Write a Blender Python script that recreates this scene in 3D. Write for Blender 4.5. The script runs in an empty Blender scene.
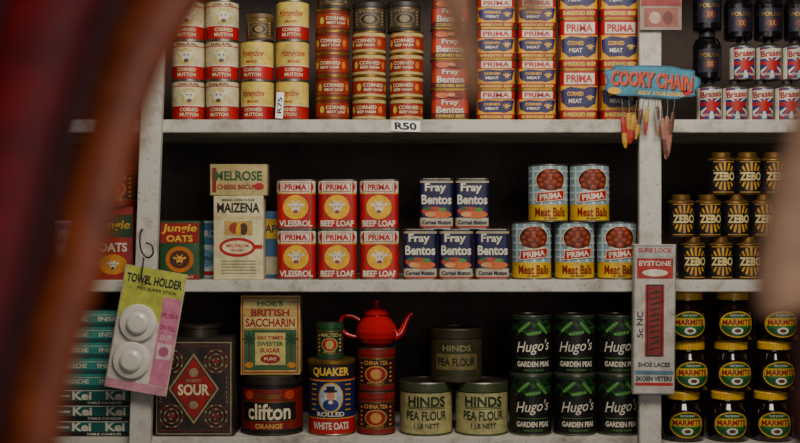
import bpy, bmesh, math, random
from mathutils import Vector
random.seed(7)
D=2.4; CZ=1.4; U=0.00204
scene=bpy.context.scene
def S(y): return 0.002*(D+y)/D
def PX(px,y): return (px-400)*S(y)
def PZ(py,y): return CZ-(py-221.5)*S(y)
def lin(h):
    h=h.lstrip('#'); o=[]
    for i in (0,2,4):
        c=int(h[i:i+2],16)/255; o.append(c/12.92 if c<=0.04045 else ((c+0.055)/1.055)**2.4)
    return o
_m={}
def M(h,rough=.42,metal=0,noise=.36,scale=45,second=None,thr=(.45,.62),bump=0,coat=0,name=None,spec=.5,wear=True):
    key=(h,rough,metal,noise,scale,second,thr,bump,coat,wear)
    if key in _m: return _m[key]
    m=bpy.data.materials.new(name or ('mat_'+h.strip('#'))); m.use_nodes=True
    nt=m.node_tree; N=nt.nodes; L=nt.links; b=N['Principled BSDF']
    b.inputs['Roughness'].default_value=rough; b.inputs['Metallic'].default_value=metal
    b.inputs['Coat Weight'].default_value=coat
    b.inputs['Specular IOR Level'].default_value=spec
    tc=N.new('ShaderNodeTexCoord'); oi=N.new('ShaderNodeObjectInfo')
    mul=N.new('ShaderNodeMath'); mul.operation='MULTIPLY'; mul.inputs[1].default_value=17
    add=N.new('ShaderNodeVectorMath'); add.operation='ADD'
    L.new(oi.outputs['Random'],mul.inputs[0]); L.new(tc.outputs['Object'],add.inputs[0]); L.new(mul.outputs[0],add.inputs[1])
    no=N.new('ShaderNodeTexNoise'); no.inputs['Scale'].default_value=scale; no.inputs['Detail'].default_value=5; no.inputs['Roughness'].default_value=.65
    L.new(add.outputs[0],no.inputs['Vector'])
    r=N.new('ShaderNodeValToRGB'); c=lin(h)
    r.color_ramp.elements[0].position=thr[0]-.12; r.color_ramp.elements[1].position=thr[1]
    c2=lin(second) if second else [x*(1-noise) for x in c]
    r.color_ramp.elements[0].color=(*c2,1); r.color_ramp.elements[1].color=(*c,1)
    L.new(no.outputs['Fac'],r.inputs['Fac']); out=r.outputs['Color']
    if wear:
        n2=N.new('ShaderNodeTexNoise'); n2.inputs['Scale'].default_value=150; n2.inputs['Detail'].default_value=6; n2.inputs['Roughness'].default_value=.7
        L.new(add.outputs[0],n2.inputs['Vector'])
        r2=N.new('ShaderNodeValToRGB'); r2.color_ramp.elements[0].position=.57; r2.color_ramp.elements[1].position=.72
        r2.color_ramp.elements[0].color=(0,0,0,1); r2.color_ramp.elements[1].color=(.75,.75,.75,1)
        L.new(n2.outputs['Fac'],r2.inputs['Fac'])
        mx=N.new('ShaderNodeMix'); mx.data_type='RGBA'; L.new(r2.outputs['Color'],mx.inputs['Factor']); L.new(out,mx.inputs['A']); mx.inputs['B'].default_value=(.085,.045,.025,1)
        out=mx.outputs['Result']
        mr=N.new('ShaderNodeMapRange'); L.new(no.outputs['Fac'],mr.inputs['Value']); mr.inputs['From Min'].default_value=.3; mr.inputs['From Max'].default_value=.7; mr.inputs['To Min'].default_value=min(1,rough+.18); mr.inputs['To Max'].default_value=max(.05,rough-.06); L.new(mr.outputs['Result'],b.inputs['Roughness'])
    L.new(out,b.inputs['Base Color'])
    if bump:
        bp=N.new('ShaderNodeBump'); bp.inputs['Strength'].default_value=bump; bp.inputs['Distance'].default_value=.002
        L.new(no.outputs['Fac'],bp.inputs['Height']); L.new(bp.outputs[0],b.inputs['Normal'])
    _m[key]=m; return m
TIN=M('#8a8378',.3,.9); DTIN=M('#4e463c',.38,.8); GOLD=M('#a07e3a',.33,.85); BRASS=M('#86642e',.38,.75)
RED=M('#ae0c08'); DRED=M('#700a0a'); CREAM=M('#d6c79c'); WHITE=M('#d4ccb6'); YEL=M('#dca60a'); LYEL=M('#d6c044')
NAVY=M('#0c123c'); BLUE=M('#1c3a90'); BLACK=M('#080809'); DGREEN=M('#0a3018'); GREEN=M('#1e5c24'); LGREEN=M('#4c8034')
BROWN=M('#4e240e'); ORANGE=M('#c03a12'); PINK=M('#c8486e'); GREY=M('#7a7a76')
# ---------- 2D text ----------
_t={}
def text2d(s,bold):
    if (s,bold) in _t: return _t[(s,bold)]
    cu=bpy.data.curves.new('t','FONT'); cu.body=s; cu.size=1; cu.offset=bold; cu.resolution_u=3
    ob=bpy.data.objects.new('t',cu); scene.collection.objects.link(ob)
    dg=bpy.context.evaluated_depsgraph_get(); me=bpy.data.meshes.new_from_object(ob.evaluated_get(dg))
    vs=[(v.co.x,v.co.y) for v in me.vertices]; fs=[tuple(p.vertices) for p in me.polygons]
    bpy.data.objects.remove(ob); bpy.data.curves.remove(cu); bpy.data.meshes.remove(me)
    x0=min(v[0] for v in vs);x1=max(v[0] for v in vs);y0=min(v[1] for v in vs);y1=max(v[1] for v in vs)
    vs=[((v[0]-x0)/(x1-x0)-.5,(v[1]-y0)/(y1-y0)-.5) for v in vs]
    _t[(s,bold)]=(vs,fs); return _t[(s,bold)]
def circ(R,seg=44): return ('c',R,seg)
def rr(hw,hd,rc,n=6): return ('r',hw,hd,rc,n)
class MB:
    def __init__(s,contour=None): s.V=[];s.F=[];s.I=[];s.mats=[];s.c=contour;s.off=(0,0,0)
    def mi(s,m):
        if m not in s.mats: s.mats.append(m)
        return s.mats.index(m)
    def addf(s,vs,fs,mat):
        b=len(s.V); s.V+= [tuple(v) for v in vs]; i=s.mi(mat)
        for f in fs: s.F.append(tuple(b+k for k in f)); s.I.append(i)
    def ring(s,ins,c=None):
        c=c or s.c
        if c[0]=='c':
            R=max(c[1]-ins,.01); n=c[2]; return [(R*math.sin(2*math.pi*i/n),-R*math.cos(2*math.pi*i/n)) for i in range(n)]
        hw,hd,rc,n=c[1]-ins,c[2]-ins,max(c[3]-ins*.6,.3),c[4]; P=[]
        for cx,cy,a0 in ((hw-rc,-(hd-rc),-90),(hw-rc,hd-rc,0),(-(hw-rc),hd-rc,90),(-(hw-rc),-(hd-rc),180)):
            for k in range(n+1):
                a=math.radians(a0+90*k/n); P.append((cx+rc*math.cos(a),cy+rc*math.sin(a)))
        return P
    def body(s,prof,c=None,off=(0,0),caps=True):
        rings=[s.ring(p[0],c) for p in prof]; n=len(rings[0])
        for k in range(len(prof)-1):
            a,b=rings[k],rings[k+1]
            vs=[(x+off[0],y+off[1],prof[k][1]) for x,y in a]+[(x+off[0],y+off[1],prof[k+1][1]) for x,y in b]
            s.addf(vs,[(i,(i+1)%n,n+(i+1)%n,n+i) for i in range(n)],prof[k][2] if len(prof[k])>2 else prof[0][2])
        if caps:
            s.addf([(x+off[0],y+off[1],prof[0][1]) for x,y in rings[0]],[tuple(reversed(range(n)))],prof[0][2])
            s.addf([(x+off[0],y+off[1],prof[-1][1]) for x,y in rings[-1]],[tuple(range(n))],prof[-1][2])
    def tin(s,H,bands,rim=TIN,rimw=.5,lid=None):
        p=[(0,0,rim),(0,1.1,rim),(rimw,1.6,bands[0][1])]
        for zt,m in bands: 
            p[-1]=(p[-1][0],p[-1][1],m); p.append((rimw,min(zt,H-1.6),rim))
        p+= [(0,H-1.1,rim),(0,H,rim),(.9,H,rim),(1.1,H-1.2,rim)]
        s.body(p)
        s.rimw=rimw
    rimw=0
    def map(s,u,v,layer):
        e=.12+.13*layer-s.rimw; c=s.c
        if c[0]=='c':
            a=u/c[1]; R=c[1]+e; return (R*math.sin(a),-R*math.cos(a),v)
        hw,hd,rc=c[1],c[2],c[3]; sg=1 if u>=0 else -1; au=abs(u); x0=hw-rc
        if au<=x0: return (u,-(hd+e),v)
        a=(au-x0)/rc
        if a<=math.pi/2: return (sg*(x0+(rc+e)*math.sin(a)),-(hd-rc)-(rc+e)*math.cos(a),v)
        return (sg*(hw+e),-(hd-rc)+(au-x0-rc*math.pi/2),v)
    def decal(s,vs,fs,mat,layer=1):
        us=[v[0] for v in vs]; lo,hi=min(us),max(us); cuts=[]
        if s.c[0]=='c':
            st=s.c[1]/6; k=math.ceil(lo/st)
            while k*st<hi: cuts.append(k*st); k+=1
        elif s.c[3]>.8:
            x0=s.c[1]-s.c[3]; 
            for q in range(5):
                for g in (1,-1):
                    x=g*(x0+q*s.c[3]*math.pi/8)
                    if lo<x<hi: cuts.append(x)
        if cuts:
            bm=bmesh.new(); bv=[bm.verts.new((x,y,0)) for x,y in vs]
            for f in fs:
                try: bm.faces.new([bv[i] for i in f])
                except ValueError: pass
            if any(len(f)>4 for f in fs): bmesh.ops.triangulate(bm,faces=bm.faces[:])
            for x in cuts:
                bmesh.ops.bisect_plane(bm,geom=bm.verts[:]+bm.edges[:]+bm.faces[:],plane_co=(x,0,0),plane_no=(1,0,0))
            for i,v in enumerate(bm.verts): v.index=i
            vs=[(v.co.x,v.co.y) for v in bm.verts]; fs=[tuple(v.index for v in f.verts) for f in bm.faces]; bm.free()
        ox,oy,oz=s.off
        s.addf([ (lambda p:(p[0]+ox,p[1]+oy,p[2]+oz))(s.map(x,y,layer)) for x,y in vs],fs,mat)
    def text(s,t,cx,cy,w,h,mat,layer=2,bold=.02,shear=0,arc=0,rot=0):
        vs,fs=text2d(t,bold); o=[]; ca,sa=math.cos(rot),math.sin(rot)
        for x,y in vs:
            X=x*w+shear*y*h; Y=y*h-arc*(2*x)**2
            o.append((cx+X*ca-Y*sa,cy+X*sa+Y*ca))
        s.decal(o,fs,mat,layer)
    def poly(s,pts,mat,layer=1): s.decal(pts,[tuple(range(len(pts)))],mat,layer)
    def rect(s,x0,z0,x1,z1,mat,layer=1): s.poly([(x0,z0),(x1,z0),(x1,z1),(x0,z1)],mat,layer)
    def ell(s,cx,cy,rx,ry,mat,layer=1,n=24,rot=0):
        ca,sa=math.cos(rot),math.sin(rot); P=[]
        for i in range(n):
            a=2*math.pi*i/n; x,y=rx*math.cos(a),ry*math.sin(a); P.append((cx+x*ca-y*sa,cy+x*sa+y*ca))
        s.poly(P,mat,layer)
    def frame(s,x0,z0,x1,z1,t,mat,layer=1):
        s.rect(x0,z0,x1,z0+t,mat,layer);s.rect(x0,z1-t,x1,z1,mat,layer);s.rect(x0,z0+t,x0+t,z1-t,mat,layer);s.rect(x1-t,z0+t,x1,z1-t,mat,layer)
    def cow(s,cx,cy,k,mat,dark,layer=3):
        s.ell(cx,cy,2.2*k,3.2*k,mat,layer); s.ell(cx-3.2*k,cy+1.6*k,1.6*k,.8*k,mat,layer,12,-.3); s.ell(cx+3.2*k,cy+1.6*k,1.6*k,.8*k,mat,layer,12,.3)
        s.poly([(cx-1.5*k,cy+2.4*k),(cx-.5*k,cy+3*k),(cx-2.6*k,cy+4.6*k)],mat,layer); s.poly([(cx+1.5*k,cy+2.4*k),(cx+2.6*k,cy+4.6*k),(cx+.5*k,cy+3*k)],mat,layer)
        s.ell(cx,cy-2*k,1.4*k,.9*k,dark,layer+1,12); s.ell(cx-.9*k,cy+.7*k,.4*k,.4*k,dark,layer+1,8); s.ell(cx+.9*k,cy+.7*k,.4*k,.4*k,dark,layer+1,8)
    def tube(s,pts,rad,mat,seg=16,flat=1.0,sub=8,nrm=None):
        P=[Vector(p) for p in pts]; Q=[];R=[]
        for i in range(len(P)-1):
            p0=P[max(i-1,0)];p1=P[i];p2=P[i+1];p3=P[min(i+2,len(P)-1)]
            for k in range(sub):
                t=k/sub; Q.append(.5*((2*p1)+(p2-p0)*t+(2*p0-5*p1+4*p2-p3)*t*t+(3*p1-p0-3*p2+p3)*t**3)); R.append(rad[i]*(1-t)+rad[i+1]*t)
        Q.append(P[-1]);R.append(rad[-1]); vs=[];n=seg; up=Vector(nrm or (0,1,0))
        for i,q in enumerate(Q):
            d=(Q[min(i+1,len(Q)-1)]-Q[max(i-1,0)]).normalized(); a=d.cross(up)
            if a.length<1e-3: a=d.cross(Vector((1,0,0)))
            a.normalize(); b=d.cross(a).normalized()
            for k in range(n):
                t=2*math.pi*k/n; vs.append(q+a*R[i]*math.cos(t)+b*R[i]*flat*math.sin(t))
        fs=[(i*n+k,i*n+(k+1)%n,(i+1)*n+(k+1)%n,(i+1)*n+k) for i in range(len(Q)-1) for k in range(n)]
        fs+=[tuple(reversed(range(n))),tuple(range((len(Q)-1)*n,len(Q)*n))]
        s.addf(vs,fs,mat)
    def mesh(s,name,scale=U):
        me=bpy.data.meshes.new(name); me.from_pydata([(a*scale,b*scale,c*scale) for a,b,c in s.V],[],s.F)
        for m in s.mats: me.materials.append(m)
        me.polygons.foreach_set('material_index',s.I); me.validate(); me.update()
        me.shade_smooth(); me.set_sharp_from_angle(angle=math.radians(32)); return me
def obj(me,name,loc=(0,0,0),rz=0,ry=0,parent=None,rx=0):
    o=bpy.data.objects.new(name,me); scene.collection.objects.link(o); o.location=loc; o.rotation_euler=(rx,ry,rz)
    if parent: o.parent=parent
    return o
# ---------- tin kinds ----------
K={}
def k_mutton(top,script,name):
    b=MB(circ(17)); b.tin(39.5,[(14,RED),(15,WHITE),(33,top),(34,RED if not script else top),(40,top)])
    for o in (0,53.4):
        b.text('CORNED',o,10.5,19,3.6,CREAM,2,.03); b.text('MUTTON',o,5.6,19,3.6,CREAM,2,.03)
        if script: b.text('Honeydew',o,26,25,9,M('#a8241c'),shear=.25,bold=.01); b.text('BRAND',o,18.6,12,2.6,RED)
        else:
            b.ell(o,23.5,8,8.2,M('#c8b45a'),1); b.ell(o,23.5,5,6,WHITE,2); b.ell(o-6,26,3,1.5,WHITE,3,12,-.4); b.ell(o+6,26,3,1.5,WHITE,3,12,.4)
            b.ell(o,19.4,2.6,1.9,M('#54463a'),4,12); b.ell(o-2,25,.8,.8,BLACK,4,8); b.ell(o+2,25,.8,.8,BLACK,4,8)
            b.text('HALAAL',o,35.8,22,2.6,DRED)
    K[name]=b.mesh(name)
k_mutton(M('#cec199'),False,'mut_w'); k_mutton(M('#d6bc5a'),True,'mut_y')
def k_flat(name,base,band,txt):
    b=MB(circ(17.3)); b.tin(22,[(4,base),(4.6,GOLD),(16.5,band),(17.1,GOLD),(23,base)],rim=GOLD)
    for o in (0,54):
        b.rect(o-12,6.2,o+12,15.2,txt[3],1); b.text(txt[0],o,12.6,22,3.6,txt[2],2,.03); b.text(txt[1],o,8.2,20,2.8,txt[2],2,.03); b.ell(o-15.5,10.6,2.6,3.6,LYEL,1,12); b.ell(o+15.5,10.6,2.6,3.6,M('#c8702a'),1,12)
    K[name]=b.mesh(name)
k_flat('flat_a',M('#701408'),M('#a02a0c'),('CORNED','MEAT LOAF',CREAM,M('#8a1808'))); k_flat('flat_b',M('#bfa468'),M('#a02408'),('CORNED','BEEF HASH',CREAM,M('#8c1206')))
def k_fray():
    b=MB(rr(19.5,13,6)); 
    b.body([(0,0,GOLD),(0,1.2,GOLD),(.6,1.8,M('#5e0c08')),(.8,7,M('#b02c08')),(1.3,20,M('#861008')),(1.6,28.6,GOLD),(1,29,GOLD),(1,30,GOLD),(2,30,GOLD),(2.2,29.2,GOLD)])
    b.rimw=.6
    b.text('Fray',0,17,17,6.5,WHITE,3,.03); b.text('Bentos',0,10.2,27,6.5,WHITE,3,.03)
    b.text('CORNED BEEF',0,4,28,2.8,LYEL,3); b.ell(-8,24.4,6.4,2.7,M('#c86428'),1); b.ell(6,24.2,7.4,2.8,M('#6e240c'),2); b.ell(1,25,4,1.8,M('#d08a54'),3)
    K['fray']=b.mesh('fray')
k_fray()
def k_prima(name,H):
    b=MB(rr(19.3,13,6)); VI=M('#1a1450')
    b.tin(H,[(H*.2,M('#9c0c08')),(H*.23,YEL),(H*.68,M('#d89a0c')),(H,RED)],rim=GOLD)
    b.rect(-15,H*.71,15,H*.93,WHITE,1); b.text('PRIMA',0,H*.82,26,H*.15,RED,2,.035)
    b.poly([(-18,H*.36),(-11,H*.25),(3,H*.27),(8,H*.235),(16,H*.33),(17,H*.5),(19,H*.65),(10,H*.66),(5,H*.62),(-9,H*.66),(-19,H*.58)],VI,1)
    b.cow(10.5,H*.43,.85*min(1,H/34+.2),M('#d8a83a'),BROWN,2); b.rect(-22,H*.24,-19.5,H*.67,RED,1); b.rect(19.5,H*.24,22,H*.67,RED,1)
    b.text('CORNED',-4,H*.52,16,H*.085,YEL,2,.03); b.text('MEAT',-4,H*.38,13,H*.085,WHITE,2,.03)
    b.text('SHREDDED BEEF',0,H*.11,32,H*.08,LYEL,2,.03)
    K[name]=b.mesh(name)
k_prima('pr_s',30.2); k_prima('pr_t',50)
def k_loaf(name,t):
    H=49.5
    b=MB(rr(19.5,15,6)); b.tin(H,[(35,RED),(36,YEL),(47,RED),(H,WHITE)])
    b.rect(-15,36,15,47.5,WHITE,1); b.frame(-13.5,37.2,13.5,46.4,.7,RED,2); b.text('PRIMA',0,41.8,22,5.8,RED,3,.035)
    b.poly([(-22,36.3),(-16,36.3),(-18.5,42),(-16,47),(-22,47)],WHITE,1); b.poly([(22,36.3),(22,47),(16,47),(18.5,42),(16,36.3)],WHITE,1)
    b.ell(0,22,12.5,12,YEL,1,32); b.cow(0,21.3,1.85,WHITE,M('#8a3a20'),2); b.text(t,0,6,33,6.2,WHITE,2,.035)
    K[name]=b.mesh(name)
k_loaf('loaf','BEEF LOAF'); k_loaf('loaf2','VLEISROL')
def k_bfray():
    b=MB(rr(17,13,4.5)); H=50; b.tin(H,[(3,RED),(11,M('#b4aa90')),(H,M('#0d1040'))])
    b.text('Fray',-1,40,21,10.5,WHITE,2,.03); b.text('Bentos',0,29,30,9.5,WHITE,2,.03)
    b.ell(-3,17.5,12,4.4,M('#a8381e'),3); b.ell(4,14.4,11,3.8,M('#c86226'),4); b.ell(-6,14.5,5.4,2.6,M('#d09058'),5); b.ell(6,19,4.5,2,LGREEN,5,12); b.ell(-9,20,3.5,1.6,GREEN,5,12)
    b.text('Corned Mutton',0,6.8,28,4,NAVY,6,.03); b.frame(-17.5,45.7,17.5,47.4,.6,CREAM,2)
    K['bfray']=b.mesh('bfray')
k_bfray()
def k_balls():
    b=MB(circ(20)); H=57; b.tin(H,[(17,M('#d4aa1a')),(H,M('#7ea2ae'))])
    for i in range(-6,7):
        b.rect(i*9.6-1.2,17.2,i*9.6+1.2,55,WHITE,1)
    for zz in (22,29,36,43,50): b.rect(-62,zz-1,62,zz+1,M('#b6c8ca'),2)
    for o in (0,62.8):
        b.ell(o,41,16,12,M('#d8ccb0'),3,30); b.ell(o,41.5,15,10.8,M('#3c1006'),4,30)
        for dx,dy in ((-10,41),(-3.5,38.5),(4,38.5),(10.5,41),(-6.5,45),(0,45.2),(6.8,45),(-9,36),(9,36),(0,42),(-3,49),(4,49),(0,34)):
            b.ell(o+dx,dy,3.9,3.5,M('#6c220c'),5,16); b.ell(o+dx-.6,dy+.9,2.2,1.7,M('#9c4420'),6,12)
        b.poly([(o-15,19),(o+14,22),(o+15,32),(o-14,29)],WHITE,7); b.poly([(o-14,20),(o+13.2,22.8),(o+14,31),(o-13.2,28.2)],RED,8); b.text('PRIMA',o,25.4,22,5.8,WHITE,9,.035,rot=.11)
        b.text('Meat Balls',o,9.8,33,9,M('#7e0e08'),2,.025)
        b.text('IN GRAVY',o,3.6,14,2.2,BLACK,2)
    K['balls']=b.mesh('balls')
k_balls()
def k_peas():
    b=MB(circ(21.3)); H=59.5; DG=M('#050806'); b.tin(H,[(2.5,M('#0e3a1c')),(H-3.5,DG),(H,M('#0e3a1c'))],rim=TIN)
    rnd=random.Random(5)
    for o in (0,67):
        for i in range(16):
            x=o+rnd.uniform(-27,27); z=rnd.uniform(39,53); r=rnd.uniform(-.9,.9)
            b.ell(x,z,rnd.uniform(5,8),rnd.uniform(1.4,2.3),rnd.choice([M('#0f3614'),M('#1c4c1e'),M('#0b2810')]),1+i%3,14,r)
        for q,(x,z,r) in enumerate(((o-10,48,.7),(o+9,47,-.8),(o,42,.15))):
            b.ell(x,z,8.6,2.3,M('#26602a'),4,18,r)
            for k in range(-2,3): b.ell(x+k*3*math.cos(r),z+k*3*math.sin(r),1.4,1.4,M('#5c9440'),5,10)
        b.text("Hugo's",o,28,34,14,WHITE,6,.006,shear=.3,rot=.08)
        b.text('GARDEN PEAS',o,11.5,35,5.4,WHITE,3,.035); b.text('CHOICE GRADE',o,5.6,20,2,LGREEN,3)
        b.rect(o-17,17,o+17,17.6,LGREEN,2)
    K['peas']=b.mesh('peas')
k_peas()
def k_zebo():
    b=MB(circ(13.4,36)); H=42; ZB=M('#0b0a10'); ZY=M('#c08a1c')
    b.body([(.2,0,BRASS),(0,.8,ZB),(0,34,BRASS),(.2,35,BRASS),(2.5,36.6,ZB),(4.2,37,BRASS),(4.2,41.2,BRASS),(5,42,BRASS)])
    for o in (0,42.1):
        for k in range(16):
            a=2*math.pi*k/16; w=.12
            r0=5.6;r1=12.5 
            P=[(o+r0*1.3*math.cos(a-w),18+r0*.9*math.sin(a-w)),(o+r1*math.cos(a-w*.8),18+r1*1.12*math.sin(a-w*.8)),(o+r1*math.cos(a+w*.8),18+r1*1.12*math.sin(a+w*.8)),(o+r0*1.3*math.cos(a+w),18+r0*.9*math.sin(a+w))]
            b.poly(P,ZY,1)
        b.rect(o-12.5,12.6,o+12.5,23.4,ZB,2); b.text('ZEBO',o,18,22.5,8.4,M('#d8c07c'),3,.04); b.rect(o-11,2,o+11,2.8,ZY,2); b.rect(o-11,32,o+11,32.8,ZY,2)
    K['zebo']=b.mesh('zebo')
k_zebo()
def k_brasso():
    b=MB(circ(12.3,36)); H=40
    b.body([(0,0,TIN),(0,.8,WHITE),(0,32,TIN),(0,33,TIN),(5,36,TIN),(7,36.2,M('#20202a')),(7,40,M('#20202a')),(7.5,40.4,M('#20202a'))])
    for o in (0,38.6):
        b.rect(o-12,1,o+12,31.8,M('#16286c'),1)
        for k in range(12):
            a=2*math.pi*k/12;w=.13
            P=[(o,16)]+[(o+max(-11,min(11,18*math.cos(a+d))),16+max(-14.5,min(15,18*math.sin(a+d)))) for d in (-w,w)]
            b.poly(P,WHITE if k%2 else RED,2)
        b.ell(o,14,5.5,5.5,RED,3); b.poly([(o-11,20),(o+11,22.5),(o+11,31),(o-11,29)],WHITE,4); b.text('Brasso',o,25.6,21,6.4,M('#980c12'),5,.035,rot=.1)
        b.text('METAL POLISH',o,5,20,2.4,WHITE,4)
    K['brasso']=b.mesh('brasso')
k_brasso()
def k_bottle():
    b=MB(circ(14,36)); G=M('#0b0a0e',.15); 
    b.body([(1,0,G),(0,2,G),(0,34,G),(2.5,40,G),(6,43,M('#3a3c44',.3,.6)),(6,48,M('#3a3c44',.3,.6)),(7,49,G)])
    b.rect(-13,7,13,30,M('#101024'),1); b.text('POLISH',0,24,20,4,GOLD,2,.02); b.ell(0,15,6,5,M('#5a1010'),2); b.text('XX',0,15,6,5,M('#a8904a'),3)
    K['bottle']=b.mesh('bottle')
k_bottle()
def k_marm():
    b=MB(circ(20.5,40)); H=50; G=M('#120804',.08,coat=.5,wear=False); Y=M('#d2a008',.35)
    b.body([(3,0,G),(1,1.5,G),(0,6,G),(0,26,G),(1.5,32,G),(5,37.5,G),(7.5,39,G),(5,41,Y),(4.2,41.6,Y),(4.2,47.8,Y),(5,49.2,Y),(7,49.6,Y)])
    for i in range(30):
        a=2*math.pi*i/30; x,y=16.4*math.sin(a),-16.4*math.cos(a)
        b.addf([(x*1.0-.4*math.cos(a),y-.4*math.sin(a),42),(x+.4*math.cos(a),y+.4*math.sin(a),42),(x+.4*math.cos(a),y+.4*math.sin(a),47.5),(x-.4*math.cos(a),y-.4*math.sin(a),47.5)],[(0,1,2,3)],M('#b88e08'))
    b.ell(0,17.5,18,13,M('#c89c0c'),1,32); b.ell(0,17.5,16.7,11.7,M('#0c4a22'),2,32); b.ell(0,18.5,14.4,6.8,M('#1a6a2e'),3,28)
    b.rect(-16,16,16,23.6,M('#d0ac10'),4); b.text('MARMITE',0,19.8,29,5.8,M('#860c0c'),5,.035,arc=.6)
    b.ell(0,11.2,5.6,3.4,WHITE,5,16); b.ell(0,11.2,3.2,1.8,BROWN,6,12); b.text('YEAST EXTRACT',0,26.4,15,1.8,WHITE,5)
    K['marm']=b.mesh('marm')
k_marm()
def k_pflour(name,dark):
    b=MB(circ(26.8,52)); H=53 
    c1=M('#a6a06c',.5,second='#7e7646') if not dark else M('#2a2814',.5,second='#3c2c16')
    tx=M('#182e1c') if not dark else M('#7a7248')
    rim=M('#4c5638',.45,.5) if not dark else M('#3c3420',.45,.5)
    top=M('#2c3e24',.45,.3) if not dark else M('#332a18',.45,.3)
    b.body([(0,0,rim),(0,1.5,rim),(.6,2,c1),(.6,42,top),(.6,43,top),(-.2,43.2,rim),(-.2,51.5,TIN if not dark else DTIN),(.6,52.6,DTIN),(2,52.6,DTIN),(2.2,51.4,DTIN)])
    b.rimw=.6
    for o in (0,84):
        if not dark:
            b.text('HINDS',o,34,40,9.8,tx,2,.03); b.text('PEA FLOUR',o,20,44,9,tx,2,.02); b.text('1 LB NETT',o,10,26,4.8,tx,2,.015); b.rect(o-20,28,o+20,28.7,tx,1); b.rect(o-20,26.6,o+20,27.1,tx,1)
        else:
            b.rect(o-22,6,o+22,40,M('#2c3014'),1); b.text('HINDS',o,33.5,30,6,tx,2,.03); b.rect(o-23,12,o+23,28,M('#6e6236',second='#4a3e20'),2); b.text('PEA FLOUR',o,20,40,8,M('#16180e'),3,.025)
    K[name]=b.mesh(name)
k_pflour('pf',False); k_pflour('pfd',True)
def k_big():
    b=MB(rr(39.5,28,4)); G=M('#12100e',.5,second='#32241a',noise=.4,scale=30); CR=M('#94835c'); R2=M('#9a1410',second='#5c100c')
    b.body([(0,0,G),(0,95,DTIN),(-.6,95.4,DTIN),(-.6,97,DTIN),(1,97.6,G),(3,97,G)])
    b.body([(0,96,DTIN),(0,105,DTIN),(-1,105.4,DTIN),(-1,108,DTIN),(1,109,DTIN)],c=circ(21))
    b.frame(-37,2,37,93,1,CR,1); b.frame(-33.5,5.5,33.5,89.5,.7,M('#7a1a14'),1)
    b.poly([(0,12),(25,47),(0,82),(-25,47)],CR,1); b.poly([(0,15),(22.8,47),(0,79),(-22.8,47)],G,2); b.poly([(0,17),(21.4,47),(0,77),(-21.4,47)],R2,3)
    b.text('SOUR',0,46,31,11,CREAM,4,.035); b.ell(0,63,4.5,4.5,CR,4,14); b.ell(0,31,4.5,4,CR,4,14); b.text('FINEST',0,55,15,3,CR,4)
    for sx in (-1,1):
        for cz in (20,74):
            for rr0,n in ((3,7),(7,12),(11,16)):
                for k in range(n):
                    a=k*6.283/n; b.ell(sx*22+rr0*math.cos(a),cz+rr0*math.sin(a),2.1,.8,CR if k%2 else M('#7c2a1a'),4,8,a+1.57)
            b.ell(sx*22,cz,2,2,R2,4,10)
        for k in range(14):
            b.ell(sx*33,34+k*2,1.5,.6,CR,1,8,k*1.3)
    K['big']=b.mesh('big')
k_big()
def k_clif():
    b=MB(circ(31.5,56)); R1=M('#7e120a',.4,second='#520c08'); b.rimw=.5
    b.body([(0,0,DTIN),(0,1.5,DTIN),(.5,2,BLACK),(.5,6,R1),(.5,46,BLACK),(.5,50,BLACK),(0,50.4,DTIN),(0,58.4,DTIN),(1,59.4,DTIN),(3,59,DTIN)])
    b.rect(-30,15,30,33,M('#100a08'),1); b.rect(-31,14,31,15,GOLD,2); b.rect(-31,33,31,34,GOLD,2); b.text('clifton',0,24,46,16,M('#dccfa8'),2,.025)
    b.text('Instant',0,39.8,26,5.6,GOLD,2,.015,shear=.3); b.text('ORANGE',0,9.6,28,5,M('#c89a4a'),2,.03); b.ell(-22,40,6,4.5,ORANGE,2,18); b.ell(22,40,6,4.5,ORANGE,2,18)
    K['clif']=b.mesh('clif')
k_clif()
def k_quak():
    b=MB(circ(24,48)); b.rimw=.5; BL=M('#0e1c50'); Y=M('#d09410')
    b.body([(0,0,TIN),(0,1.3,TIN),(.5,2,RED),(.5,17,Y),(.5,18,BL),(.5,54,Y),(.5,55,RED),(.5,56,M('#0c1024')),(.5,70,GOLD),(0,71,GOLD),(0,74,GOLD),(1.2,74.5,GOLD)])
    b.text('QUAKER',0,62.8,40,9.6,M('#deb43a'),2,.035)
    b.ell(0,38,13,15,Y,1,30); b.ell(0,38,11.6,13.6,M('#a0b0b8'),2,30)
    b.ell(0,31,8,6,M('#1c2c70'),3,20); b.ell(0,40,4.2,5,M('#c88a68'),4,18); b.ell(0,44.6,7,1.5,BLACK,5,14); b.rect(-4,45,4,49.4,BLACK,5); b.ell(-4.4,39,1.6,4,WHITE,3,10); b.ell(4.4,39,1.6,4,WHITE,3,10); b.ell(0,33.5,2.4,1.8,WHITE,5,10)
    b.text('ROLLED',0,21.6,28,4.6,WHITE,5,.03); b.text('WHITE OATS',0,10,39,7.4,WHITE,2,.035); 
    for x in(-19,19):
        for z in (25,30,35,40,45,50): b.rect(x-3.5,z,x+3.5,z+1.2,Y,1)
    K['quak']=b.mesh('quak')
k_quak()
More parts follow.
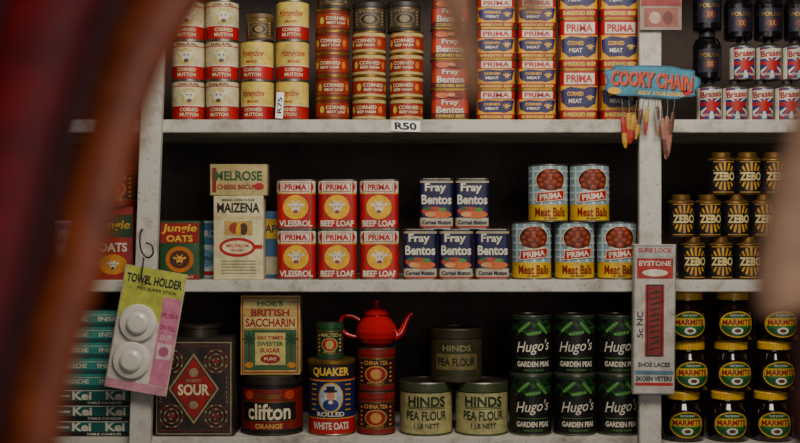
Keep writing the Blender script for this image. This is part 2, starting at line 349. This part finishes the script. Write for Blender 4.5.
def k_small(name,R,H,a,bm,acc):
    b=MB(circ(R,40)); b.rimw=.4
    b.body([(0,0,DTIN),(0,1,DTIN),(.4,1.4,a),(.4,H*.14,GOLD),(.4,H*.17,bm),(.4,H*.74,GOLD),(.4,H*.77,a),(.4,H*.82,DTIN),(0,H*.83,a),(0,H*.97,DTIN),(1,H,DTIN)])
    b.text(acc[0],0,H*.66,R*1.3,H*.1,acc[2],3,.03); b.ell(0,H*.4,R*.62,H*.19,acc[2],1,20); b.ell(0,H*.4,R*.54,H*.165,acc[3],2,20); b.ell(0,H*.4,R*.3,H*.12,acc[2],3,14)
    b.text('FINEST',0,H*.2,R*.9,H*.05,acc[2],2)
    for sx in (-1,1):
        for k in range(5): b.ell(sx*R*.85,H*(.24+.1*k),1.8,1.1,acc[2],1,8); b.ell(sx*R*1.1,H*(.28+.1*k),1.5,1,acc[3],1,8)
    K[name]=b.mesh(name)
k_small('rtin',19.3,43.2,M('#7c0e0a'),M('#300806'),('CHINA TEA','',M('#b8843c'),M('#8e140c')))
k_small('gtin',14,37,M('#0e4422'),M('#0b3020'),('MALTED','',M('#b09c54'),M('#a0180f')))
k_small('btin',14,27,M('#5e4a26'),M('#4a3418'),('COFFEE','N1',M('#8a7440'),M('#2a1c10')))
k_small('jtin',17,30,M('#2a2620'),M('#40382c'),('SYRUP','N1',M('#7a6a4c'),M('#2a1c10')))
# ---------- boxes ----------
def bx(hw,hd,H,mat,rc=.6,top=None):
    b=MB(rr(hw,hd,rc,2)); b.body([(.5,0,mat),(0,.5,mat),(0,H-.5,mat),(.5,H,top or mat)]); return b
b=bx(24.5,12,83,M('#d0c598')); DRK=M('#1a1816')
b.rect(-24,60,24,63,M('#c8b67e'),1); b.text('MAIZENA',0,71,42,9.5,DRK,2,.03); b.text('BRAND CORN FLOUR',0,78.6,32,2.2,DRK,2)
b.rect(-14,44,14,58,M('#b8964e'),1); b.ell(-4,51,5,5.5,M('#9a3818'),2,14); b.ell(5,50,4,6,M('#4e2a10'),2,14); b.ell(0,49,2.5,6,YEL,3,12)
b.ell(-1,32,18,9.5,RED,1,24); b.ell(-1,32,15,6.6,CREAM,2,22); b.rect(12,30.4,24.4,34.4,RED,1); b.text('MIELIEBLOM',-1,33.5,22,3,RED,3); b.text('BRAND',-1,29,12,2.2,RED,3)
for z in(6,9,12,15,18): b.rect(-17,z,17,z+.9,M('#8c8458'),1)
K['maiz']=b.mesh('maiz')
b=bx(28,13,31,M('#ae9a64')); b.rect(-28,0,28,3,M('#4c5c20'),1); b.rect(-28,27,28,31,M('#5c6c2a'),1); b.text('MELROSE',0,19.5,46,9.5,M('#24522a'),2,.03); b.text('CHEESE BISCUITS',0,8.5,42,4.6,M('#8c2012'),2,.03); b.ell(20,9,5,3.5,RED,1,12); b.rect(-28,3,-22,27,M('#7c2014'),1)
K['melr']=b.mesh('melr')
b=bx(19.5,14,58,M('#1e4c28')); b.rect(-19,36,19,56,M('#8e1810'),1); b.text('Jungle',0,50,34,9.5,M('#dcb030'),2,.02,shear=.2); b.text('OATS',0,40.6,26,6.5,M('#dcb030'),2,.03)
b.ell(0,20,14,13,M('#b8661c'),1,20); b.ell(0,20,10,9,M('#4c260e'),2,16); b.cow(0,19,1.4,M('#d29a3c'),BLACK,3); b.rect(-19,0.6,19,5,M('#8e1810'),1); b.text('HAWERMOUT',0,2.8,28,2.4,CREAM,2)
K['jung']=b.mesh('jung')
b=bx(19.5,14,72,M('#9a1c10')); b.rect(-19,42,19,64,M('#1e4c28'),1); b.text('Jungle',0,53,34,11,M('#dcb030'),2,.02,shear=.2); b.text('OATS',0,32,28,9,WHITE,2,.03); b.ell(0,15,14,10,M('#c8862c'),1,20); b.cow(0,14,1.3,WHITE,BLACK,2)
K['jung2']=b.mesh('jung2')
b=bx(17,10,58,M('#b8c4c4')); b.rect(-16,34,16,56,M('#2c6c98'),1); b.text('STARCH',0,45,28,7,WHITE,2,.02); b.rect(-16,3,16,7,RED,1); b.ell(0,20,10,9,M('#5c90ac'),1,18); b.text('EXTRA',0,20,14,4,NAVY,2)
K['blu']=b.mesh('blu')
b=bx(16,10,68,M('#2a5c88')); b.rect(-15,40,15,60,M('#c89c18'),1); b.rect(-15,4,15,22,M('#b8b090'),1); b.text('SOAP',0,50,24,8,NAVY,2,.02); K['blu2']=b.mesh('blu2')
b=bx(29.5,18,79,M('#b0964e')); RD=M('#921a0e'); GN=M('#1e5a2c')
b.frame(-28,2,28,77,1.2,RD,1); b.rect(-27,66,27,75,M('#b8a464'),1); b.text("HOE'S",0,71,26,5,GN,2,.03); b.text('BRITISH',0,62,38,7,RD,2,.035); 
b.rect(-26,46.5,26,57.5,M('#c8b470'),1); b.text('SACCHARIN',0,52,49,8.4,RD,2,.03)
b.rect(-26,5,26,45,M('#345a30'),1); b.rect(-15,10,15,42,M('#c4b068'),2); b.text('550 TIMES',0,37,26,3.4,RD,3,.03); b.text('SWEETER',0,31,26,4.4,GN,3,.03); b.text('SUGAR',0,24.5,20,4.4,RD,3,.03); b.ell(0,16,10,4.6,RD,3,16); b.text('PURE',0,16,12,3,CREAM,4)
for sx in(-1,1):
    b.rect(sx*21-.8,6,sx*21+.8,34,M('#52300f'),3)
    for k in range(8): b.ell(sx*21+3.6*math.cos(k*.785),36+4*math.sin(k*.785),3.4,1,M('#123c18'),4,10,k*.785)
    b.ell(sx*21,10,4.4,3,M('#b87a20'),4,12)
K['sacc']=b.mesh('sacc')
def kei(name,c,c2,t):
    b=bx(39,22,15.4,c); b.rect(-38.5,.4,38.5,4.4,c2,1)
    if t=='Kei': b.rect(-38,5,38,15,c,1); b.rect(-38.5,14,38.5,14.8,WHITE,2); b.text('Kei',25,9.4,19,8.4,WHITE,2,.035); b.text('Kei',-8,9.4,19,8.4,WHITE,2,.035); b.rect(-34,8,-20,10,WHITE,2); b.text('TABLE CANDLES',14,2.4,34,2.2,WHITE,3)
    else: b.rect(-38.5,11.6,38.5,12.2,WHITE,1); b.text(t,22,8,28,4.4,WHITE,2,.03); b.text(t,-16,8,28,4.4,WHITE,2,.03)
    K[name]=b.mesh(name)
kei('kei',M('#0e5c54'),M('#071614'),'Kei'); kei('kei2',M('#2c8c80'),M('#12504a'),'INSIDE')
# ---------- placement ----------
Z1=PZ(119.5,0); Z2=PZ(280,0); Z3=PZ(437.5,0); Z3R=PZ(444,0)
jr=random.Random(11)
def put(k,name,px,z,hd,front=.012,jit=.05,rz=0):
    yc=front+hd*U
    o=obj(K[k],name,(PX(px,yc),yc,z),rz=rz+jr.uniform(-jit,jit)); return o
def stack(k,name,px,z,n,H,hd,front=.012,jit=.05,dx=.6):
    for i in range(n): put(k,name,px+jr.uniform(-dx,dx)*.5,z+i*H*U,hd,front+jr.uniform(0,.002),jit)
for px,kk,n in ((188.5,'mut_w',3),(222.5,'mut_w',3),(257.5,'mut_y',2),(292.5,'mut_y',3)): stack(kk,'corned_mutton_tin',px,Z1,n,39.5,17,jit=.25)
put('btin','coffee_tin',260,Z1+79*U,14)
stack('flat_a','meat_loaf_tin',332.5,Z1,5,22,17.3,jit=.3)
stack('flat_b','corned_beef_hash_tin',369,Z1,4,22,17.3,jit=.3)
stack('flat_b','corned_beef_hash_tin',406.5,Z1,4,22,17.3,jit=.3)
put('jtin','syrup_tin',404,Z1+88*U,17); put('jtin','syrup_tin',334,Z1+110*U,17); put('jtin','syrup_tin',369.5,Z1+88*U,17,front=.02)
stack('fray','corned_beef_tin',450,Z1,4,30,13,jit=.02)
stack('pr_s','corned_meat_tin',495.5,Z1,4,30.2,13,jit=.02); stack('pr_s','corned_meat_tin',536,Z1,4,30.2,13,jit=.02)
stack('pr_t','shredded_beef_tin',577.5,Z1,3,50,13,jit=.02); stack('pr_t','shredded_beef_tin',618,Z1,3,50,13,jit=.02)
for px in (709,734.5,760.5,787): put('brasso','metal_polish_tin',px,Z1,12.3)
for px in (742,768.5,795): put('brasso','metal_polish_tin',px,Z1+40.4*U,12.3)
put('bottle','polish_bottle',707,Z1+40.4*U,14,front=.013); put('bottle','polish_bottle',707,Z1+89.4*U,14,front=.013)
for px in (738,768,798): put('bottle','polish_bottle',px,Z1+80.8*U,14,front=.013)
# middle shelf
put('jung','oats_box',182.5,Z2,14,jit=.03); put('blu','starch_box',207,Z2,10,front=.08)
put('maiz','corn_flour_box',240,Z2,12); put('melr','cheese_biscuit_box',240,Z2+83*U,13,jit=0,rz=.03)
put('blu2','soap_box',266,Z2,10,front=.07)
for px,kk in ((297,'loaf2'),(338,'loaf'),(379.5,'loaf')): stack(kk,'beef_loaf_tin',px,Z2,2,49.5,15,jit=.02)
for px in (420,455.5,491.5): put('bfray','mutton_tin',px,Z2,13,jit=.03)
for px in (436,471.5): put('bfray','mutton_tin',px,Z2+50*U,13,jit=.03)
for px in (531.5,574.5,617): put('balls','meatball_tin',px,Z2,20)
for px in (548,589.5): put('balls','meatball_tin',px,Z2+57*U,20)
for px in (692,719.5,747,775,803): put('zebo','grate_polish_tin',px,Z2,13.4)
for px in (681,708,735.5,762.5,790): put('zebo','grate_polish_tin',px,Z2+42*U,13.4)
for px in (721,747,773.5): put('zebo','grate_polish_tin',px,Z2+84*U,13.4)
put('jung2','cereal_box',116,Z2,14); put('blu','starch_box',75,Z2,10); 
put('rtin','cocoa_tin',118,Z2+72*U,19.3,front=.002)
# bottom shelf
put('big','sweets_tin',198.5,Z3,28,jit=0); put('clif','drink_powder_tin',272,Z3,31.5,jit=0); put('sacc','sweetener_box',272,Z3+59.4*U,18,front=.03,jit=.02)
put('quak','rolled_oats_tin',332,Z3,24,jit=0); put('gtin','malt_drink_tin',330,Z3+74.5*U,14,front=.03)
stack('rtin','tea_tin',376.5,Z3,2,43.2,19.3,front=.02)
for px in (426,481.5): put('pf','pea_flour_tin',px,Z3,26.8,jit=.03)
put('pfd','pea_flour_tin',456,Z3+52.6*U,26.8,front=.02,jit=.03)
for px in (530.5,574.5,617.5): stack('peas','garden_pea_tin',px,Z3,2,59.5,21.3,jit=.08,dx=.3)
for r,xs in ((0,(683,727.5,770.5,815)),(1,(688,731,774,818)),(2,(686,732,777))):
    for px in xs: put('marm','yeast_spread_jar',px,Z3R+r*49.6*U,20.5)
for i in range(8): put('kei' if i<3 else 'kei2','candle_box',96+jr.uniform(-1,1),Z3+i*15.4*U,22,jit=.01)
# teapot
b=MB(circ(21,40)); TR=M('#a80804',.12,coat=.6,noise=.05,wear=False)
b.body([(9,0,TR),(8,1.5,TR),(4,4,TR),(1,9,TR),(0,15,TR),(1.5,21,TR),(6,27,TR),(9,30,TR),(9,31.5,TR),(8,31.8,TR)])
b.body([(8.5,31.5,TR),(8.3,32.6,TR),(10,35.5,TR),(14,38,TR),(18,39.5,TR),(18.6,41,TR),(17.2,43.5,TR),(17.6,45.5,TR),(20,46.6,TR)])
b.tube([(17,0,9),(24,0,13),(28,0,21),(32,0,29),(36,0,33)],[5,4,3,2.4,2.1],TR,14)
b.tube([(-17,0,26),(-25,0,30),(-34,0,29),(-36,0,20),(-30,0,12),(-20,0,9)],[2,2,2,2,2,2],TR,12)
K['pot']=b.mesh('pot'); put('pot','teapot',376.5,Z3+86.4*U+.0005,21,front=.018,jit=0)
# ---------- hanging things ----------
b=MB(rr(31,.8,.4,2)); Wm=M('#cfc8bc',.3)
b.body([(0,0,Wm),(0,124,Wm)]); 
b.rect(-30.8,72,30.8,123.8,M('#b4b848'),1); b.text('TOWEL HOLDER',0,112,56,9,M('#1c1c2c'),2,.03); b.text('PEG SUPER STICK',4,103,40,3,DRK,2)
b.rect(12,10,30.6,98,M('#cc7c96'),2); b.text('PUSH',21,80,15,5,M('#a02450'),3,.02); b.text('ON PULL',21,68,16,5,M('#a02450'),3,.02); b.text('OUT',21,58,12,5,WHITE,3,.02); b.rect(14,36,29,52,M('#d8b8be'),3); b.ell(21,44,5,5,M('#b05c78'),4,14)
b.rect(-30.8,0,30.8,9,M('#c88c9a'),1); b.frame(-31,0,31,124,.8,M('#c0a494'),4)
for z in (68,30):
    P=[(19,-.8),(19,-3),(17.5,-4.5),(14,-5.2),(11.5,-5),(10.5,-8),(8,-9.4),(.01,-9.8)]
    n=32
    for k in range(len(P)-1):
        vs=[(-9+P[q][0]*math.cos(2*math.pi*i/n),P[q][1],z+P[q][0]*math.sin(2*math.pi*i/n)) for q in (k,k+1) for i in range(n)]
        b.addf(vs,[(i,(i+1)%n,n+(i+1)%n,n+i) for i in range(n)],M('#cac4b8',.22,noise=.05,wear=False))
me=b.mesh('towel_card',.00196); obj(me,'towel_holder_packet',(PX(136,-.04),-.045,PZ(391,-.04)),ry=math.radians(10))
b=MB(); hk=M('#3a3836',.4,.8); b.tube([(0,-1,46),(0,-8,45),(0,-14,36),(2,-14,24),(8,-14,18),(13,-14,22),(12,-14,30),(6,-14,33)],[.9]*8,hk,8); b.tube([(4,-14,18),(3,-15,8),(2,-16,0),(5,-17,-6),(9,-16,-2)],[.8]*5,hk,8)
obj(b.mesh('hook',.00196),'wire_hook',(PX(143,-.02),-.022,PZ(275,-.02)))
# shoelace box
b=bx(21,5,150,M('#b5b0a2')); BG=M('#8aa0a2'); 
b.rect(-20.5,138,20.5,149,M('#a4aaa2'),1); b.text('SURE LOCK',0,144,34,4.6,RED,2,.03); b.rect(-19,128,19,137,BG,1); 
b.rect(-18,116,18,136,M('#a42216'),2); b.text('EYSTONE',0,131,32,5,WHITE,3,.03); b.ell(0,121.5,13,3.6,WHITE,3,16)
b.rect(-8,38,8,110,M('#22100c'),1); b.rect(-6.5,39.5,6.5,108.5,M('#7c1c10'),2)
for k in range(11): b.poly([(-5,44+k*5.6),(5,46.5+k*5.6),(5,48+k*5.6),(-5,45.5+k*5.6)],M('#160b08'),3)
b.rect(-9.5,38,-8,110,RED,1); b.rect(8,38,9.5,110,RED,1); b.rect(-19,20,19,24,M('#507888'),1); b.rect(-19,9,19,12,RED,1); b.text('SKOEN VETERS',0,16,36,5,M('#18343e'),2,.03); b.text('SHOE LACES',0,30,32,4.6,M('#18343e'),2,.03); b.text('5c NC',-14.5,70,26,6,NAVY,2,.01,rot=1.57)
b.frame(-20.5,1,20.5,149,.7,GREY,4)
obj(b.mesh('lacebox',.00197),'shoelace_box',(PX(653.5,-.04),-.0325,PZ(394.5,-.04)),ry=.01)
# key chain display card
b=MB(rr(47,.8,.4,2))
P=[]
for i in range(72):
    a=2*math.pi*i/72; r=1+.045*math.sin(9*a+1); P.append((47*r*math.copysign(abs(math.cos(a))**.5,math.cos(a)),18+16*r*math.copysign(abs(math.sin(a))**.6,math.sin(a))))
n=len(P); b.addf([(x,-.9,z) for x,z in P]+[(x,.9,z) for x,z in P],[tuple(range(n)),tuple(reversed(range(n,2*n)))]+[(i,n+i,n+(i+1)%n,(i+1)%n) for i in range(n)],M('#145878'))
b.poly([(x*.95,18+(z-18)*.9) for x,z in P],M('#2e8096'),1)
b.text('COOKY CHAIN',1.2,19,82,16,M('#4a0a10'),2,.06,rot=-.03,arc=1.5); b.text('COOKY CHAIN',0,20,82,15.5,M('#c8481a'),3,.035,rot=-.03,arc=1.5); b.text('KEY HOLDERS',10,6.5,46,4,YEL,2,.03); b.ell(-37,7,7,3.4,YEL,2,14); b.ell(36,9,5,3,RED,2,14)
obj(b.mesh('keycard',.00197),'key_chain_sign',(PX(652,-.04),-.027,PZ(99,-.04)),ry=.05)
def hang(px,py,L,w,c1,c2,rot,name,chain=10):
    b=MB(); b.tube([(0,0,0),(.4,0,-chain*.5),(0,0,-chain)],[.45]*3,M('#77716a',.3,.9),6)
    b.tube([(0,0,-chain+1),(0,0,-chain-L*.2),(0,0,-chain-L*.55)],[w*.5,w,w*.8],c1,10,flat=.5)
    b.tube([(0,0,-chain-L*.5),(0,0,-chain-L*.8),(0,0,-chain-L)],[w*.85,w*.9,w*.3],c2,10,flat=.5)
    obj(b.mesh('h',.00197),name,(PX(px,-.04),-.036,PZ(py,-.04)),ry=rot)
ky=M('#b8841c'); kr=M('#a01a10'); kp=M('#986450'); kb=M('#5a3018')
for px,py,L,w,a,c,r,ch in ((622,100,30,3.2,kr,ky,.08,18),(629,100,30,3.4,ky,kr,.02,14),(637,100,28,3.2,ky,kr,-.15,16),(644,100,30,2.4,kb,ky,-.2,10),(655,99,26,2,GREY,kp,.1,10),(661,99,40,3.2,kp,kb,.1,20),(668,99,42,3,kp,kp,-.03,18),(675,99,44,2.6,kb,kp,-.12,14),(649,99,26,2,ky,kr,-.1,10),(658,99,24,2.2,kb,GREY,.0,8)):
    hang(px,py,L,w,a,c,-r,'key_chain',ch)
b=MB(rr(21,1.5,.5,2)); b.body([(0,0,M('#988474',.2)),(0,50,M('#988474',.2))]); b.rect(-20,24,20,49,M('#8c1a14'),1); b.rect(-17,3,17,22,M('#8c4c3e'),1); b.ell(-6,12,6,6,M('#b89884'),2,14); b.ell(7,12,5,7,M('#64201a'),2,14); b.text('TOYS',0,36,28,10,YEL,2,.03)
obj(b.mesh('pk',.00197),'toy_packet',(PX(662,-.04),-.027,PZ(29,-.04)))
PW=M('#f0eee6',.6,wear=False,noise=.04)
b=MB(rr(14.5,.3,.2,2)); b.body([(0,0,PW),(0,10.5,PW)]); b.text('R50',0,5.3,22,7.4,BLACK,1,.035,shear=-.15); obj(b.mesh('tg',.002),'price_tag',(PX(405.5,0),-.0012,PZ(131.5,0)),ry=.03)
b=MB(rr(3.8,.3,.2,2)); b.body([(0,0,PW),(0,26,PW)]); b.text('R75',0,13,16,4.6,BLACK,1,.02,rot=1.57); obj(b.mesh('tg2',.002),'price_tag',(PX(279,0),-.0012,PZ(118.5,0)+.0003),ry=.06)
# ---------- shelf unit ----------
def boxm(name,x0,x1,y0,y1,z0,z1,mat,parent=None,sh=0):
    bm=bmesh.new(); bmesh.ops.create_cube(bm,size=1)
    for v in bm.verts:
        v.co.x=x0+(v.co.x+.5)*(x1-x0); v.co.y=y0+(v.co.y+.5)*(y1-y0); v.co.z=z0+(v.co.z+.5)*(z1-z0)
    if min(x1-x0,y1-y0,z1-z0)<.1: bmesh.ops.bevel(bm,geom=bm.edges[:],offset=.0015,segments=2,affect='EDGES')
    for v in bm.verts: v.co.x+=sh*(v.co.z-CZ)
    me=bpy.data.meshes.new(name); bm.to_mesh(me); bm.free(); me.materials.append(mat); return obj(me,name,parent=parent)
WP=M('#b8b4a8',.5,second='#787060',thr=(.38,.52),scale=16,bump=.5,name='chipped_white_paint')
unit=bpy.data.objects.new('wall_shelving_unit',None); scene.collection.objects.link(unit)
t=.026; XL=PX(-120,0); XR=PX(920,0); xm=PX(648,0)
boxm('shelf_top',XL,XR,0,.33,Z1-t,Z1,WP,unit); boxm('shelf_middle',XL,XR,0,.33,Z2-t+.002,Z2,WP,unit); boxm('shelf_bottom',XL,xm,0,.33,Z3-t,Z3,WP,unit); boxm('shelf_bottom_side',xm,XR,0,.33,Z3R-t,Z3R,WP,unit)
boxm('shelf_upper',XL,XR,0,.33,Z1+.40,Z1+.426,WP,unit); boxm('shelf_lower',XL,XR,0,.33,.55,.576,WP,unit)
boxm('post_left',PX(139,0),PX(160,0),-.022,-.0005,0.0,2.3,WP,unit,sh=.035); boxm('post_right',PX(637.5,0),PX(659,0),-.022,-.0005,0.0,2.3,WP,unit)
boxm('base_panel',XL,XR,.02,.3,0,.12,WP,unit)
DW=M('#4a3c36',.8,second='#2c2320',scale=6,name='dark_wall_paint',wear=False); WL=M('#5c5248',.8,scale=6,name='wall_paint',wear=False)
boxm('wall_back',-2.2,2.2,.335,.42,0,2.9,DW); boxm('wall_left',-2.3,-2.2,-4.2,.42,0,2.9,WL); boxm('wall_right',2.2,2.3,-4.2,.42,0,2.9,WL)
boxm('floor',-2.3,2.3,-4.2,.42,-.1,0,M('#4a3a2c',.6,scale=10,name='floor_boards')); boxm('ceiling',-2.3,2.3,-4.2,.42,2.9,3.0,M('#6a6258',.8,name='ceiling_paint'))
# ---------- foreground hanging goods ----------
def W(px,py,d): 
    s=.002*d/D; return ((px-400)*s,-D+d,CZ-(py-221.5)*s)
def fg(name,parts):
    e=bpy.data.objects.new(name,None); scene.collection.objects.link(e)
    for nm,pts,rad,mat,d,flat in parts:
        b=MB(); b.tube([W(x,y,d+dd) for x,y,dd in pts],[r*.002*d/D for r in rad],mat,24,flat=flat); obj(b.mesh(nm,1),nm,parent=e)
BRL=M('#a84e26',.45,second='#6e2a12',scale=40,bump=.3,name='brown_leather',wear=False); MAR=M('#94101a',.6,second='#560a0e',scale=30,name='maroon_cloth',wear=False); DMR=M('#4a0c0c',.7,second='#2c0808',scale=30,name='dark_maroon',wear=False); TAN=M('#d09468',.5,second='#a06c44',scale=40,name='tan_leather',wear=False)
fg('leather_horse_collar',[
 ('leather_rim',[(240,-180,0),(204,-60,0),(168,0,0),(136,60,0),(108,150,0),(80,260,0),(52,350,0),(34,443,0),(16,560,0)],[33,33,33,31,28,27,27,27,27],BRL,.62,.6),
 ('dark_cord',[(180,-180,0),(140,-60,0),(112,0,0),(86,70,0),(58,160,0),(30,270,0),(2,380,0),(-12,443,0),(-24,560,0)],[12,12,12,12,12,12,12,12,12],DMR,.60,.8),
 ('red_padding',[(160,-180,0),(100,-60,0),(62,0,0),(38,80,0),(14,180,0),(-10,300,0),(-35,443,0),(-50,560,0)],[48,48,50,50,52,54,56,56],MAR,.66,.6),
 ('dark_padding',[(50,-180,0),(-10,-60,0),(-35,80,0),(-60,220,0),(-80,443,0),(-90,560,0)],[52,52,52,52,52,52],DMR,.70,.6)])
fg('leather_strap',[('strap',[(436,-200,0),(446,-60,0),(454,0,0),(464,45,0),(472,100,0)],[17,17,16,12,5],TAN,.6,.3)])
fg('leather_strap.001',[('strap',[(535,-200,0),(533,-60,0),(532,-10,0),(528,14,0)],[20,20,18,8],TAN,.6,.3)])
fg('leather_bag',[('pouch',[(826,90,0),(812,140,0),(798,200,0),(788,270,0),(784,300,0),(786,312,0)],[20,26,30,32,30,22],M('#dcaa88',.6,second='#a87c60',scale=30,name='worn_leather',wear=False),.66,.5),('bag_strap',[(830,-200,0),(826,-40,0),(822,60,0),(822,110,0)],[20,20,20,18],M('#4a3630',.6,scale=30,wear=False),.7,.4),('flap',[(812,300,.01),(806,380,.01),(810,480,.01)],[16,14,16],DMR,.7,.5)])
boxm('hanging_rail',-2.2,2.2,-D+.66,-D+.70,CZ+.20,CZ+.235,M('#3a2616',.6,name='rail_wood'))
# ---------- lights ----------
def area(name,loc,tgt,sx,sy,p,col):
    l=bpy.data.lights.new(name,'AREA'); l.shape='RECTANGLE'; l.size=sx; l.size_y=sy; l.energy=p; l.color=col
    o=bpy.data.objects.new(name,l); scene.collection.objects.link(o); o.location=loc; o.rotation_euler=(Vector(tgt)-Vector(loc)).to_track_quat('-Z','Y').to_euler()
area('added_key_light',(.3,-1.15,2.45),(0,0,1.15),1.2,.5,30,(1,.91,.8))  # added key light, no fixture: lights the tins, leaves the foreground goods dim
area('doorway_light',(.8,-3.9,1.7),(0,0,1.2),1.4,1.6,21,(1,.97,.94))
w=bpy.data.worlds.new('world'); scene.world=w; w.use_nodes=True; w.node_tree.nodes['Background'].inputs[0].default_value=(.5,.5,.5,1); w.node_tree.nodes['Background'].inputs[1].default_value=.15
cam=bpy.data.cameras.new('camera'); co=bpy.data.objects.new('camera',cam); scene.collection.objects.link(co); co.location=(0,-D,CZ); co.rotation_euler=(math.pi/2,0,0)
cam.sensor_width=36; cam.lens=36*D/1.6; cam.dof.use_dof=True; cam.dof.focus_distance=D+.04; cam.dof.aperture_fstop=3.2
scene.camera=co
